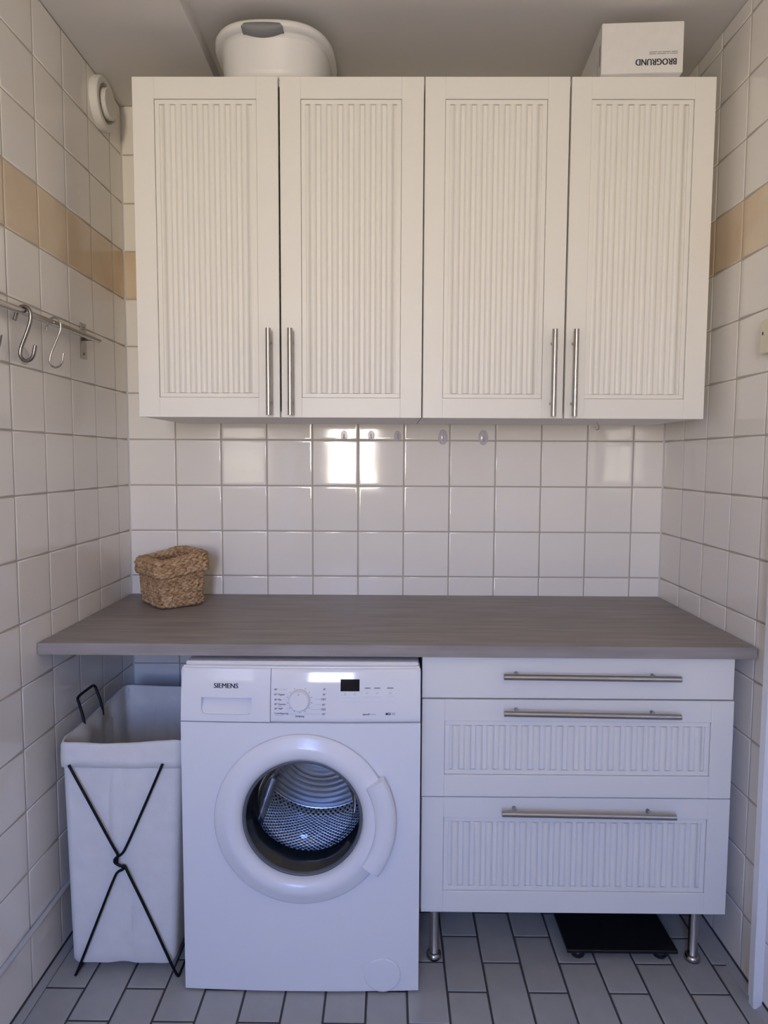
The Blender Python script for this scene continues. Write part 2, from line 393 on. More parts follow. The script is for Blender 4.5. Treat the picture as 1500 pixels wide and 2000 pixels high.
dr = framed(bc, 'drawer', 0.979, 1.7805, 0.4795, 0.7385, 1.0375, 1.7235, 0.5375, 0.6815, YB, 22, 0.0298)
bar_handle(dr, (1.1845, YB-0.034, 0.7145), (1.6305, YB-0.034, 0.709), [(1.221, YB-0.034, 0.714), (1.569, YB-0.034, 0.7095)], YB)
dr = framed(bc, 'drawer', 0.9805, 1.783, 0.1605, 0.4755, 1.0375, 1.7255, 0.2185, 0.4205, YB+0.004, 22, 0.0298)
bar_handle(dr, (1.1845, YB-0.030, 0.4495), (1.6295, YB-0.030, 0.444), [(1.221, YB-0.030, 0.449), (1.569, YB-0.030, 0.4445)], YB+0.004)
for lx in (1.0195, 1.7235):
    for ly in (-0.562, -0.11):
        g = MB().lathe([(0.0125, 0.163), (0.0125, 0.012), (0.0135, 0.011)], (lx, ly, 0), 'z', 24).build('leg', 'steel', bc)
        MB().lathe([(0.0, 0.016), (0.0135, 0.016), (0.0190, 0.013), (0.0205, 0.006), (0.0205, 0.0), (0.0, 0.0)], (lx, ly, 0), 'z', 28).build('leg_foot', 'steel', g)

# worktop
wt = B('worktop', 'laminate', None, 0.0035, W-0.006, -0.6445, -0.002, 0.8575, 0.8875, 0.0012, origin=(W/2, -0.32, 0.8575), seg=2)
tag(wt, 'grey-brown laminate worktop spanning the niche from wall to wall', 'worktop')

# ------------------------------------------------------------------ washing machine
wm = empty('washing_machine', (0.675, -0.38, 0), 'white front-loading washing machine with round glass door under the worktop', 'washing machine')
WX = (0.3775, 0.9715); XC = (WX[0]+WX[1])/2; HWD = (WX[1]-WX[0])/2
def bul(x): return -0.007*(1-((x-XC)/HWD)**2)
CX, CZ, YF = 0.679, 0.461, -0.690
b = MB()                         # cabinet shell, open to the front
b.box(WX[0], WX[0]+0.006, -0.676, -0.10, 0.012, 0.832).box(WX[1]-0.006, WX[1], -0.676, -0.10, 0.012, 0.832)
b.box(WX[0]+0.006, WX[1]-0.006, -0.11, -0.10, 0.012, 0.832).box(WX[0]+0.006, WX[1]-0.006, -0.66, -0.11, 0.012, 0.03)
b.build('body', 'washer_white', wm)
b = MB(); nx = 14                # worktop lid of the machine
b.box(WX[0]+0.004, WX[1]-0.004, -0.652, -0.10, 0.832, 0.8465, 0.003)
b.build('lid', 'washer_top', wm)
b = MB()                         # front panel: rectangle with round hole
NR = 96; R0 = 0.19; zb, zt = 0.006, 0.7045
def rectpt(a):
    dx, dz = math.cos(a), math.sin(a); ts = []
    if dx > 1e-9: ts.append((WX[1]-CX)/dx)
    if dx < -1e-9: ts.append((WX[0]-CX)/dx)
    if dz > 1e-9: ts.append((zt-CZ)/dz)
    if dz < -1e-9: ts.append((zb-CZ)/dz)
    tt = min(ts); return CX+dx*tt, CZ+dz*tt
angs = sorted([2*PI*k/NR for k in range(NR)]+[math.atan2(z-CZ, x-CX) % (2*PI) for x in WX for z in (zb, zt)])
NA = len(angs); vs_ = []; rings = [0, 0.3, 0.65, 0.93, 1.0]
for t in rings:
    for a in angs:
        ex, ez = rectpt(a); x = CX+R0*math.cos(a)*(1-t)+(ex-CX)*t; z = CZ+R0*math.sin(a)*(1-t)+(ez-CZ)*t
        vs_.append((x, YF+bul(x), z))
for a in angs:                   # side return
    ex, ez = rectpt(a); vs_.append((ex, YF+0.016, ez))
nrg = len(rings)+1
fs = [(i*NA+k, i*NA+(k+1) % NA, (i+1)*NA+(k+1) % NA, (i+1)*NA+k) for i in range(nrg-1) for k in range(NA)]
b.add(vs_, fs[:(nrg-2)*NA], True); b.add(vs_, fs[(nrg-2)*NA:], False)
b.build('front_panel', 'washer_white', wm)
MB().box(WX[0]+0.007, WX[1]-0.007, -0.672, -0.655, 0.698, 0.714).build('seam', 'washer_white', wm)
# sloping control fascia in its own frame: u = x, v up the slope, h out of it
VL = 0.1335                     # height of the fascia; it leans back more and more towards the top
def fslope(t): return 0.05+1.527*t
def fp(u, v, h=0.0):
    t = v*0.985; sl = fslope(t); n = math.hypot(1, sl)
    return Vector((u, -0.690+0.05*t+0.7635*t*t-h/n+bul(u), 0.7065+t+h*sl/n))
_s = fslope(0.0562); SL = Vector((0, _s, 1)).normalized(); NN = Vector((0, -SL.z, SL.y))
def slab(u0, u1, v0, v1, h0, h1, nu=8, bev=0.0, nv=1):
    b = MB(); us = [u0+(u1-u0)*k/nu for k in range(nu+1)]
    prof = [(v0, h0), (v0, h1-bev)]+[(v0+bev+(v1-v0-2*bev)*k/nv, h1) for k in range(nv+1)]+[(v1, h1-bev), (v1, h0)]
    vs_ = [fp(u, v, h) for u in us for v, h in prof]; n = len(prof)
    f = [(i*n+k, i*n+k+1, (i+1)*n+k+1, (i+1)*n+k) for i in range(nu) for k in range(n-1)]
    return b.add(vs_, f, nv > 1).add(vs_, [tuple(range(n)), tuple(nu*n+k for k in range(n))])
RU0, RU1, RV0, RV1 = 0.4285, 0.5545, 0.0185, 0.0600
pn = slab(0.6018, WX[1]-0.0005, 0.0008, VL, -0.02, 0, 16, 0.003, 14).build('control_panel', 'washer_panel', wm)
# detergent drawer front with a recessed grip
b = MB(); du0, du1 = WX[0]+0.0005, 0.6002
def cell(u0, u1, v0, v1):
    nu, nv = 8, 10
    b.add([fp(u0+(u1-u0)*i/nu, v0+(v1-v0)*k/nv) for i in range(nu+1) for k in range(nv+1)], [(i*(nv+1)+k, (i+1)*(nv+1)+k, (i+1)*(nv+1)+k+1, i*(nv+1)+k+1) for i in range(nu) for k in range(nv)], True)
cell(du0, RU0, 0.0008, VL-0.003); cell(RU1, du1, 0.0008, VL-0.003); cell(RU0, RU1, 0.0008, RV0); cell(RU0, RU1, RV1, VL-0.003)
rb = [(RU0, RV0+0.012), (RU0+0.004, RV0+0.003), (RU0+0.012, RV0), (RU1-0.012, RV0), (RU1-0.004, RV0+0.003), (RU1, RV0+0.012), (RU1, RV1), (RU0, RV1)]
n = len(rb); vs_ = [fp(u, v) for u, v in rb]+[fp(u, v, -0.016+0.010*(1-(v-RV0)/(RV1-RV0))) for u, v in rb]
vs_ = [fp(u, v) for u, v in rb]+[fp(u, v, -0.026*((v-RV0)/(RV1-RV0))-0.004) for u, v in rb]
b.add(vs_, [(i, (i+1) % n, n+(i+1) % n, n+i) for i in range(n)]+[tuple(n+i for i in range(n))])
for c0, c1, cc in ((rb[0], rb[2], (RU0, RV0)), (rb[5], rb[3], (RU1, RV0))):
    b.add([fp(*c0), fp(*cc), fp(*c1), fp(*(rb[1] if cc[0] == RU0 else rb[4]))], [(0, 1, 2, 3)])
ends = [[fp(u, 0.0008), fp(u, VL-0.003), fp(u, VL, -0.003), fp(u, VL, -0.02), fp(u, 0.0008, -0.02)] for u in (du0, du1)]
b.add(ends[0]+ends[1], [(0, 1, 2, 3, 4), (5, 6, 7, 8, 9), (1, 2, 7, 6), (2, 3, 8, 7), (0, 4, 9, 5)])
dd = b.build('detergent_drawer', 'washer_panel', wm)
slab(0.6000, 0.6020, 0.001, VL-0.001, -0.022, -0.016, 1, 0.0, 8).build('seam', 'washer_white', wm)
slab(WX[0]+0.003, WX[1]-0.003, VL-0.002, VL+0.004, -0.03, -0.004, 8, 0.002).build('top_trim', 'washer_trim', wm)

def text_mesh(body, bold=0.0):
    cu = bpy.data.curves.new('lettering', 'FONT'); cu.body = body; cu.size = 1; cu.offset = bold; cu.resolution_u = 3
    o = bpy.data.objects.new('lettering', cu); COL.objects.link(o); bpy.context.view_layer.update()
    me = bpy.data.meshes.new_from_object(o.evaluated_get(bpy.context.evaluated_depsgraph_get()))
    bpy.data.objects.remove(o); bpy.data.curves.remove(cu)
    return me
def fit(me, w=None, h=None):
    xs = [v.co.x for v in me.vertices]; ys = [v.co.y for v in me.vertices]
    x0, x1, y0, y1 = min(xs), max(xs), min(ys), max(ys)
    sy = h/(y1-y0) if h else w/(x1-x0); sx = w/(x1-x0) if w else sy
    return [((v.co.x-x0)*sx, (v.co.y-y0)*sy) for v in me.vertices], [tuple(p.vertices) for p in me.polygons]
def panel_text(body, u, v, w=None, h=None, m='ink_grey', bold=0.0, right=False, parent=None):
    pts, fs = fit(text_mesh(body), w, h)
    wd_ = max(p[0] for p in pts) if right else 0
    b = MB()
    for k, d in enumerate((0, bold, -bold) if bold else (0,)): b.add([fp(u+a-wd_+d*0.03, v+c, 0.00035+k*0.00003) for a, c in pts], fs)
    return b.build('lettering', m, parent or pn, fix=False)
panel_text('SIEMENS', 0.4600, 0.0832, 0.0600, 0.0118, 'ink', 0.020, parent=dd)
for s_, (u, v), w in (('40°', (0.6095, 0.0795), 0.0085), ('60° Hygien', (0.6100, 0.0663), 0.0260), ('40° Mix', (0.6105, 0.0548), 0.0178), ('30° Fintvätt', (0.6105, 0.0437), 0.0282), ('30° Ylle', (0.6110, 0.0325), 0.0180), ('Centrifugering', (0.6110, 0.0198), 0.0345)):
    panel_text(s_, u, v, w, 0.0058 if 'g' in s_ or 'y' in s_ else 0.0047, 'ink_grey', 0.012)
panel_text('Silke', 0.6185, 0.0400, 0.0090, 0.0026, 'ink_pale'); panel_text('Tömning', 0.6115, 0.0160, 0.0195, 0.0030, 'ink_pale')
panel_text('Sköljning', 0.6625, 0.0128, 0.0220, 0.0062, 'ink_grey', 0.012)
for s_, v, w in (('30°', 0.0805, 0.0060), ('40°', 0.0680, 0.0070), ('60°', 0.0433, 0.0085), ('90°', 0.0198, 0.0085)):
    panel_text(s_, 0.7370, v, w, 0.0047, 'ink_grey', 0.01, right=True)
def mark(u0, u1, v0, v1, m='ink_grey', h=0.0003, name='mark', parent=None):
    return MB().add([fp(u0, v0, h), fp(u1, v0, h), fp(u1, v1, h), fp(u0, v1, h)], [(0, 1, 2, 3)]).build(name, m, parent or pn, fix=False)
def outline(u0, u1, v0, v1, t, m, h=0.0003, sides='tlrb'):
    b = MB()
    for s_, q in (('b', (u0, u1, v0, v0+t)), ('t', (u0, u1, v1-t, v1)), ('l', (u0, u0+t, v0, v1)), ('r', (u1-t, u1, v0, v1))):
        if s_ in sides: b.add([fp(q[0], q[2], h), fp(q[1], q[2], h), fp(q[1], q[3], h), fp(q[0], q[3], h)], [(0, 1, 2, 3)])
    return b
for v in (0.0560, 0.0312):
    outline(0.7262, 0.7372, v, v+0.0052, 0.0011, 'ink_grey').build('mark', 'ink_grey', pn, fix=False); mark(0.7290, 0.7345, v+0.0018, v+0.0034)
for u0, u1, v in ((0.6205, 0.6420, 0.0818), (0.6395, 0.6440, 0.0695), (0.6300, 0.6410, 0.0570), (0.6410, 0.6440, 0.0459), (0.6400, 0.6500, 0.0345), (0.6480, 0.6610, 0.0217), (0.7100, 0.7240, 0.0585), (0.7090, 0.7260, 0.0456), (0.7020, 0.7240, 0.0335), (0.6860, 0.7250, 0.0217)):
    mark(u0, u1, v, v+0.0005, 'ink_pale')
b = MB()
for k in range(14):              # dots around the knob
    a = PI/2-2*PI*(k+0.5)/14*1.0 if False else PI/2-2*PI*k/14
    u, v = 0.6732+0.0305*math.cos(a), 0.0562+0.0305*math.sin(a)
    if k == 0: continue
    b.add([fp(u+0.0012*math.cos(q*PI/4), v+0.0012*math.sin(q*PI/4), 0.0003) for q in range(8)], [tuple(range(8))])
b.add([fp(0.6300+0.0018*math.cos(q*PI/4), 0.0358+0.0018*math.sin(q*PI/4), 0.0003) for q in range(8)], [tuple(range(8))])
b.build('programme_dots', 'ink_grey', pn, fix=False)
def knob_ring(prof, n=48):
    c = fp(0.6732, 0.0562); vs_ = []
    for r, h in prof:
        for k in range(n):
            t = 2*PI*k/n; vs_.append(c+X*(r*math.cos(t))+SL*(r*math.sin(t))+NN*h)
    f = [(i*n+k, i*n+(k+1) % n, (i+1)*n+(k+1) % n, (i+1)*n+k) for i in range(len(prof)-1) for k in range(n)]
    return MB().add(vs_, f, True).add(vs_[-n:], [tuple(range(n))])
kb = knob_ring([(0.0268, 0.0), (0.0262, 0.006), (0.0240, 0.016), (0.0228, 0.0185), (0.0215, 0.0190)]).build('programme_knob', 'washer_panel', pn)
c = fp(0.6725, 0.0722, 0.0194)
MB().add([c+X*(0.0014*math.cos(q*PI/4))+SL*(0.0014*math.sin(q*PI/4)) for q in range(8)], [tuple(range(8))]).build('mark', 'ink_grey', pn, fix=False)
slab(0.7735, 0.8203, 0.0780, 0.1070, -0.001, 0.0006, 2, 0.0003).build('display', 'display_black', pn)
for u0, u1, v0, v1 in ((0.7739, 0.7972, 0.0530, 0.0657), (0.7976, 0.8212, 0.0530, 0.0657), (0.8290, 0.8524, 0.0524, 0.0661), (0.8530, 0.8766, 0.0524, 0.0661), (0.8832, 0.9088, 0.0526, 0.0672)):
    slab(u0+0.0004, u1-0.0004, v0+0.0004, v1-0.0004, -0.001, 0.0028, 2, 0.0004).build('button', 'washer_panel', pn)
for u0, u1 in ((0.8334, 0.8474), (0.8564, 0.8714), (0.8883, 0.9036)): mark(u0, u1, 0.0845, 0.0871, 'ink_grey')
for u, v in ((0.7851, 0.0712), (0.8093, 0.0712), (0.8399, 0.0734), (0.8641, 0.0736), (0.8960, 0.0738)):
    b = MB(); n = 10; vs_ = [fp(u+r*math.cos(2*PI*k/n), v+r*math.sin(2*PI*k/n), 0.0003) for r in (0.0026, 0.0019) for k in range(n)]
    b.add(vs_, [(k, (k+1) % n, n+(k+1) % n, n+k) for k in range(n)]); b.build('symbol', 'ink_pale', pn, fix=False)
panel_text('speed', 0.8290, 0.0180, 0.0150, 0.0062, 'ink_grey', 0.02); panel_text('Perfect', 0.8446, 0.0194, 0.0172, 0.0050, 'ink_pale')
mark(0.8849, 0.8886, 0.0194, 0.0250, 'ink'); panel_text('iQ', 0.8892, 0.0188, 0.0070, 0.0068, 'ink', 0.02); panel_text('100', 0.8970, 0.0194, 0.0118, 0.0060, 'ink_grey', 0.0)

# porthole door
dc = (CX, 0, CZ)
door = MB().lathe([(0.2080, -0.686), (0.2080, -0.7000), (0.2172, -0.7003), (0.2188, -0.7018), (0.2165, -0.7052), (0.2100, -0.7090), (0.1960, -0.7132), (0.1900, -0.7165), (0.1780, -0.7185), (0.1640, -0.7150), (0.1545, -0.7070), (0.1505, -0.6990), (0.1490, -0.6900)], dc, 'y', 128).build('door', 'washer_white', wm)
MB().lathe([(0.1495, -0.697), (0.1465, -0.6985), (0.1435, -0.697), (0.1420, -0.690)], dc, 'y', 96).build('glass_rim', 'gasket', door)
MB().lathe([(0.1435, -0.694), (0.1410, -0.670), (0.1355, -0.630), (0.1290, -0.602)], dc, 'y', 96).build('glass_bowl_side', 'smoked_glass', door)
b = MB().lathe([(0.1290, -0.602), (0.1200, -0.592), (0.1000, -0.584), (0.0600, -0.578), (0.0005, -0.576)], dc, 'y', 96); b.build('glass_bowl', 'door_glass', door)
MB().lathe([(0.190, -0.688), (0.170, -0.66), (0.152, -0.62), (0.156, -0.60), (0.150, -0.585), (0.165, -0.570), (0.19, -0.565)], dc, 'y', 96).build('gasket', 'gasket', wm)
# drum with UVs for the painted hole pattern
def drum():
    n = 96; prof = [(0.160, -0.566), (0.200, -0.560), (0.235, -0.545), (0.240, -0.52), (0.240, -0.24), (0.225, -0.22)]
    vs_ = []; fs = []; uvs = []; acc = 0; la = []
    for i, (r, h) in enumerate(prof):
        if i: acc += math.hypot(r-prof[i-1][0], h-prof[i-1][1])
        la.append(acc)
        for k in range(n): t = 2*PI*k/n; vs_.append((CX+r*math.cos(t), h, CZ+r*math.sin(t)))
    s = 1/0.0115
    for i in range(len(prof)-1):
        for k in range(n):
            fs.append((i*n+k, (i+1)*n+k, (i+1)*n+(k+1) % n, i*n+(k+1) % n))
            u0, u1 = 0.24*2*PI*k/n*s, 0.24*2*PI*(k+1)/n*s
            uvs += [(u0, la[i]*s), (u0, la[i+1]*s), (u1, la[i+1]*s), (u1, la[i]*s)]
    me = new_mesh('drum', vs_, fs, True); l = me.uv_layers.new(name='UVMap')
    for k, q in enumerate(uvs): l.data[k].uv = q
    return link('drum', me, 'drum_metal', wm)
dm = drum()
b = MB(); prof = []
for k in range(40):
    r = 0.225*(1-k/39)+0.0005; prof.append((r, -0.22+(0.003 if k % 3 == 1 else 0)+0.03*math.exp(-(r/0.09)**4)*-1))
b.lathe(prof, dc, 'y', 72).build('drum_back', 'drum_plain', dm)
for a in (PI/2+0.15, PI/2+0.15+2*PI/3, PI/2+0.15+4*PI/3):   # lifter ribs
    d = Vector((math.cos(a), 0, math.sin(a))); tn = Vector((-math.sin(a), 0, math.cos(a))); c = Vector((CX, 0, CZ))
    pr = [(-0.045, 0.240), (-0.030, 0.212), (-0.014, 0.188), (0.0, 0.182), (0.014, 0.188), (0.030, 0.212), (0.045, 0.240)]
    vs_ = [c+d*r+tn*w*s_+Vector((0, y, 0)) for y, s_ in ((-0.53, 0.8), (-0.50, 1), (-0.26, 1), (-0.23, 0.8)) for w, r in pr]; n = len(pr)
    MB().add(vs_, [(i*n+k, i*n+k+1, (i+1)*n+k+1, (i+1)*n+k) for i in range(3) for k in range(n-1)]+[tuple(range(n)), tuple(3*n+k for k in range(n))], True).build('lifter_rib', 'drum_plain', dm)
# door grip: curved block on the opening side
b = MB(); a0, a1 = math.radians(-35), math.radians(29.5); n = 26
prof = [(0.1815, -0.7120), (0.1825, -0.7235), (0.1860, -0.7275), (0.2050, -0.7310), (0.2240, -0.7290), (0.2310, -0.7240), (0.2335, -0.7150), (0.2320, -0.7030), (0.2200, -0.6990)]
vs_ = []
for k in range(n+1):
    a = a0+(a1-a0)*k/n
    for r, y in prof: vs_.append((CX+r*math.cos(a), y, CZ+r*math.sin(a)))
m_ = len(prof)
b.add(vs_, [(i*m_+k, i*m_+k+1, (i+1)*m_+k+1, (i+1)*m_+k) for i in range(n) for k in range(m_-1)], True)
b.add(vs_, [tuple(range(m_)), tuple(n*m_+k for k in range(m_))]); b.build('door_grip', 'washer_white', door)
# pump filter flap
fc = (0.8805, 0, 0.0505); yp = YF+bul(0.8805)
b = MB(); hn = 0.115             # cap standing a little proud with an undercut edge and a finger notch at the top
b.lathe([(0.0430, yp+0.002), (0.0430, yp-0.0012), (0.0452, yp-0.0014), (0.0452, yp-0.0024), (0.0440, yp-0.0032), (0.0410, yp-0.0036)], fc, 'y', 60, PI/2+hn, PI/2+2*PI-hn)
b.lathe([(0.0410, yp+0.002), (0.0410, yp-0.0036)], fc, 'y', 60).lathe([(0.0410, yp-0.0036), (0.0005, yp-0.0044)], fc, 'y', 60)
b.build('filter_flap', 'washer_white', wm)
for fx in (0.42, 0.93):
    for fy in (-0.62, -0.16): MB().lathe([(0.0005, 0.0), (0.02, 0.0), (0.02, 0.014), (0.0005, 0.014)], (fx, fy, 0), 'z', 20).build('foot', 'matt_black', wm)

# ------------------------------------------------------------------ laundry hamper
lh = empty('laundry_hamper', (0.205, -0.42, 0), 'off-white canvas laundry hamper on a crossed black wire frame', 'laundry hamper')
HX0, HX1, HY0, HY1, HZ = 0.052, 0.362, -0.640, -0.200, 0.632
def hring(t, grow, seed, n=22, wob=0.004, top=None):
    """rectangle loop at height fraction t (0 bottom, 1 top)"""
    z = 0.028+(HZ-0.028)*t; s = 1-t
    x0, x1, y0, y1 = HX0+0.010*s-grow, HX1-0.030*s+grow, HY0+0.004*s-grow, HY1-0.02*s+grow
    rr = 0.012; pts = []
    cs = [(x0, y0), (x1, y0), (x1, y1), (x0, y1)]
    for i in range(4):
        a, c = cs[i], cs[(i+1) % 4]; L_ = math.hypot(c[0]-a[0], c[1]-a[1])
        for k in range(n):
            q = k/n; q = rr/L_*0.4+q*(1-rr/L_*0.8)
            e_ = min(q, 1-q)*L_; rnd = max(0, rr-e_)*0.45
            x, y = a[0]+(c[0]-a[0])*q, a[1]+(c[1]-a[1])*q
            nx_, ny_ = (c[1]-a[1])/L_, -(c[0]-a[0])/L_
            amp = wob*math.sin(PI*q)
            w = amp*(math.sin(i*2.1+q*9+t*3.1+seed)+0.6*math.sin(i*1.3+q*21-t*7+seed*2))*0.6-rnd
            zz = z
            if top is not None: zz += top(i, q)
            pts.append((x+nx_*w, y+ny_*w, zz))
    return pts
def sag(i, q): return -0.006*math.sin(PI*q)+ (0.010 if i == 0 else 0)*(q-0.5)
def loft(b, rings_, close=False):
    n = len(rings_[0]); vs_ = [p for r in rings_ for p in r]
    b.add(vs_, [(i*n+k, i*n+(k+1) % n, (i+1)*n+(k+1) % n, (i+1)*n+k) for i in range(len(rings_)-1) for k in range(n)], True)
b = MB(); ts = [0, 0.02, 0.06]+[0.06+0.84*k/14 for k in range(1, 15)]
R_ = [hring(t, -0.004*(t == 0), 0.3, wob=0.0055) for t in ts]
loft(b, R_); b.add(R_[0], [tuple(range(len(R_[0])))])
b.build('bag', 'canvas', lh, fix=False)
b = MB()
inn = [hring(1.0, -0.002, 0.7, top=sag)]+[hring(t, -0.008, 0.7+t*1.2, wob=0.016) for t in (0.96, 0.9, 0.8, 0.7, 0.6, 0.5, 0.4, 0.3, 0.2, 0.1, 0.04)]
loft(b, inn); b.add(inn[-1], [tuple(range(len(inn[-1])))]); b.build('lining', 'canvas', lh, fix=False)
b = MB()
cuff = [hring(0.885, 0.002, 0.5), hring(0.886, 0.005, 0.5), hring(0.92, 0.0055, 0.9), hring(0.96, 0.0045, 1.2), hring(0.99, 0.004, 0.7, top=sag), hring(1.004, 0.0015, 0.7, top=sag), hring(1.0, -0.002, 0.7, top=sag)]
loft(b, cuff); b.build('cuff', 'canvas', lh, fix=False)
MB().tube([(HX0+0.012, HY1-0.012, HZ-0.01), (HX0+0.013, HY1-0.013, 0.3), (HX0+0.02, HY1-0.03, 0.05)], 0.0022, 6).build('piping', 'canvas_seam', lh)
# wire frame: a crossed pair front and back, runners on the floor, carrying loops
def wires(y, s):
    y2 = y-s*0.004
    w1 = [(0.076, y, 0.572), (0.135, y, 0.455), (0.186, y, 0.352), (0.196, y, 0.336), (0.196, y2, 0.326), (0.194, y2, 0.314), (0.200, y, 0.303), (0.213, y, 0.306), (0.216, y, 0.297), (0.270, y, 0.178), (0.340, y, 0.010), (0.347, y, 0.0045)]
    w2 = [(0.316, y, 0.576), (0.262, y, 0.452), (0.216, y, 0.350), (0.207, y2, 0.337), (0.192, y2, 0.329), (0.187, y2, 0.320), (0.192, y2, 0.312), (0.208, y2, 0.306), (0.212, y, 0.296), (0.196, y, 0.290), (0.187, y, 0.278), (0.142, y, 0.165), (0.080, y, 0.010), (0.076, y, 0.0045)]
    return w1, w2
w1, w2 = wires(-0.649, 1)
for w in (w1, w2): MB().tube(smooth_path(w, 2), 0.0035, 10).build('frame_wire', 'black_wire', lh)
w1, w2 = wires(-0.205, -1)
for w in (w1, w2): MB().tube(smooth_path(w, 2), 0.0030, 8).build('frame_wire', 'black_wire', lh)
for fx in (0.076, 0.347): MB().tube([(fx, -0.649, 0.0042), (fx, -0.42, 0.0038), (fx, -0.205, 0.0042)], 0.0030, 8).build('floor_runner', 'black_wire', lh)
lp = [(0.055, -0.508, 0.606), (0.053, -0.505, 0.636), (0.032, -0.490, 0.680), (0.029, -0.488, 0.6865), (0.0275, -0.482, 0.6895), (0.0265, -0.470, 0.691), (0.0265, -0.392, 0.691), (0.0275, -0.381, 0.6895), (0.029, -0.376, 0.6855), (0.033, -0.377, 0.678), (0.053, -0.386, 0.632), (0.055, -0.388, 0.604)]
MB().tube(smooth_path(lp, 1), 0.0040, 10).build('carrying_loop', 'black_wire', lh)
MB().tube(smooth_path([(0.359-0.2*0+0.0, p[1], p[2]) for p in lp], 2), 0.0030, 8).build('carrying_loop', 'black_wire', lh)

# ------------------------------------------------------------------ seagrass basket on the worktop
ZW = 0.8875
sb = empty('seagrass_basket', (0.19, -0.155, ZW), 'small rectangular woven seagrass basket with a folded rim on the worktop', 'basket')
def brect(t, grow):
    """rounded rectangle path, long side towards the left wall corner"""
    c = Vector((0.190, -0.150, 0)); ang = math.radians(-50.0)
    ex = Vector((math.cos(ang), math.sin(ang), 0)); ey = Vector((-math.sin(ang), math.cos(ang), 0))
    a, b_ = 0.0885+grow+0.004*t, 0.0665+grow+0.006*t; rr = 0.022; pts = []
    for cx_, cy_, s0 in ((a-rr, b_-rr, 0), (-(a-rr), b_-rr, PI/2), (-(a-rr), -(b_-rr), PI), (a-rr, -(b_-rr), 1.5*PI)):
        for k in range(7): q = s0+PI/2*k/6; pts.append(c+ex*(cx_+rr*math.cos(q))+ey*(cy_+rr*math.sin(q)))
    return pts
def resample(pts, n):
    d = [0]
    for i in range(len(pts)): d.append(d[-1]+(pts[(i+1) % len(pts)]-pts[i]).length)
    L_ = d[-1]; o = []; i = 0
    for k in range(n):
        s = L_*k/n
        while d[i+1] < s: i += 1
        q = (s-d[i])/(d[i+1]-d[i]); p = pts[i].lerp(pts[(i+1) % len(pts)], q); tn = (pts[(i+1) % len(pts)]-pts[i]).normalized()
        o.append((p, Vector((tn.y, -tn.x, 0))))
    return o, L_
rb_ = MB(); inner = [[p+Vector((0, 0, ZW+z)) for p in brect(t, g)] for z, t, g in ((0.0012, 0, -0.010), (0.002, 0, -0.004), (0.15, 1, -0.004), (0.152, 1, -0.012), (0.012, 0, -0.012))]
loft(rb_, inner); rb_.add(inner[0], [tuple(range(len(inner[0])))]); rb_.add(inner[-1], [tuple(range(len(inner[-1])))])
rb_.build('inner_wall', 'seagrass', sb)
NRW = 15
def skew(p, z): return Vector((0.0, 0.0, 0.012*math.sin((p.x-0.1)*14+p.y*9)*(z/0.15)))
for row in range(NRW+11):
    if row < NRW: t = row/(NRW-1); z = 0.0115+0.132*t; g = 0.0; rad = 0.0056
    else: q = row-NRW; t = 1.0; z = 0.112+0.0098*q; g = 0.0085; rad = 0.0060          # folded rim
    if row == NRW+4: g, z = 0.005, 0.154
    if row == NRW+5: g, z = -0.0045, 0.1555
    if row > NRW+5: g, z, rad = -0.0135, 0.150-0.0098*(row-NRW-6), 0.0056
    path, L_ = resample(brect(t, g), 250); ntw = 15
    b = MB(); ph = random.random()*6 + row*PI
    for s_ in range(2):
        pts = []
        for k, (p, nrm) in enumerate(path):
            th = (1 if row % 2 else -1)*2*PI*ntw*k/250+ph+s_*PI; j = 0.0010*math.sin(k*1.7+row*3+s_)
            pts.append(p+nrm*(0.0044*math.cos(th)+j)+Vector((0, 0, ZW+z+0.0034*math.sin(th)+0.001*math.sin(k*0.31+row)))+skew(p, z))
        b.tube(pts, [rad*(0.92+0.22*math.sin(k*2.3+s_*2+row)) for k in range(250)], 6, closed=True)
    b.build('rim_braid' if row >= NRW else 'woven_row', 'seagrass', sb, fix=False)

# ------------------------------------------------------------------ things on the wall cabinets
tb = empty('plastic_tub', (0.557, -0.225, DZ1), 'white plastic tub with a grey grip on its rim, standing on the wall cabinet', 'tub')
def sup(a, b_, cx_, cy_, z, n=64, e_=2.7):
    o = []
    for k in range(n):
        t = 2*PI*k/n; c, s = math.cos(t), math.sin(t)
        o.append((cx_+a*math.copysign(abs(c)**(2/e_), c), cy_+b_*math.copysign(abs(s)**(2/e_), s), z(k) if callable(z) else z))
    return o
cxt, cyt = 0.557, -0.222
b = MB()
R_ = [sup(0.135, 0.150, cxt, cyt, 2.3922), sup(0.143, 0.158, cxt, cyt, 2.396), sup(0.1475, 0.164, cxt, cyt, 2.415), sup(0.1540, 0.172, cxt, cyt, 2.490), sup(0.1565, 0.1765, cxt, cyt, 2.4985), sup(0.1535, 0.1735, cxt, cyt, 2.501), sup(0.1600, 0.1830, cxt, cyt, 2.5025), sup(0.1690, 0.1975, cxt, cyt, 2.5050), sup(0.171, 0.200, cxt, cyt, 2.511), sup(0.171, 0.200, cxt, cyt, 2.518), sup(0.168, 0.197, cxt, cyt, 2.523), sup(0.160, 0.188, cxt, cyt, 2.524), sup(0.152, 0.172, cxt, cyt, 2.512), sup(0.142, 0.158, cxt, cyt, 2.41), sup(0.132, 0.148, cxt, cyt, 2.399)]
loft(b, R_); b.add(R_[0], [tuple(range(64))]); b.add(R_[-1], [tuple(range(64))]); b.build('shell', 'tub_white', tb)
b = MB(); vs_ = []; n = 14; hw = 0.056                                 # soft grip under the front of the rim
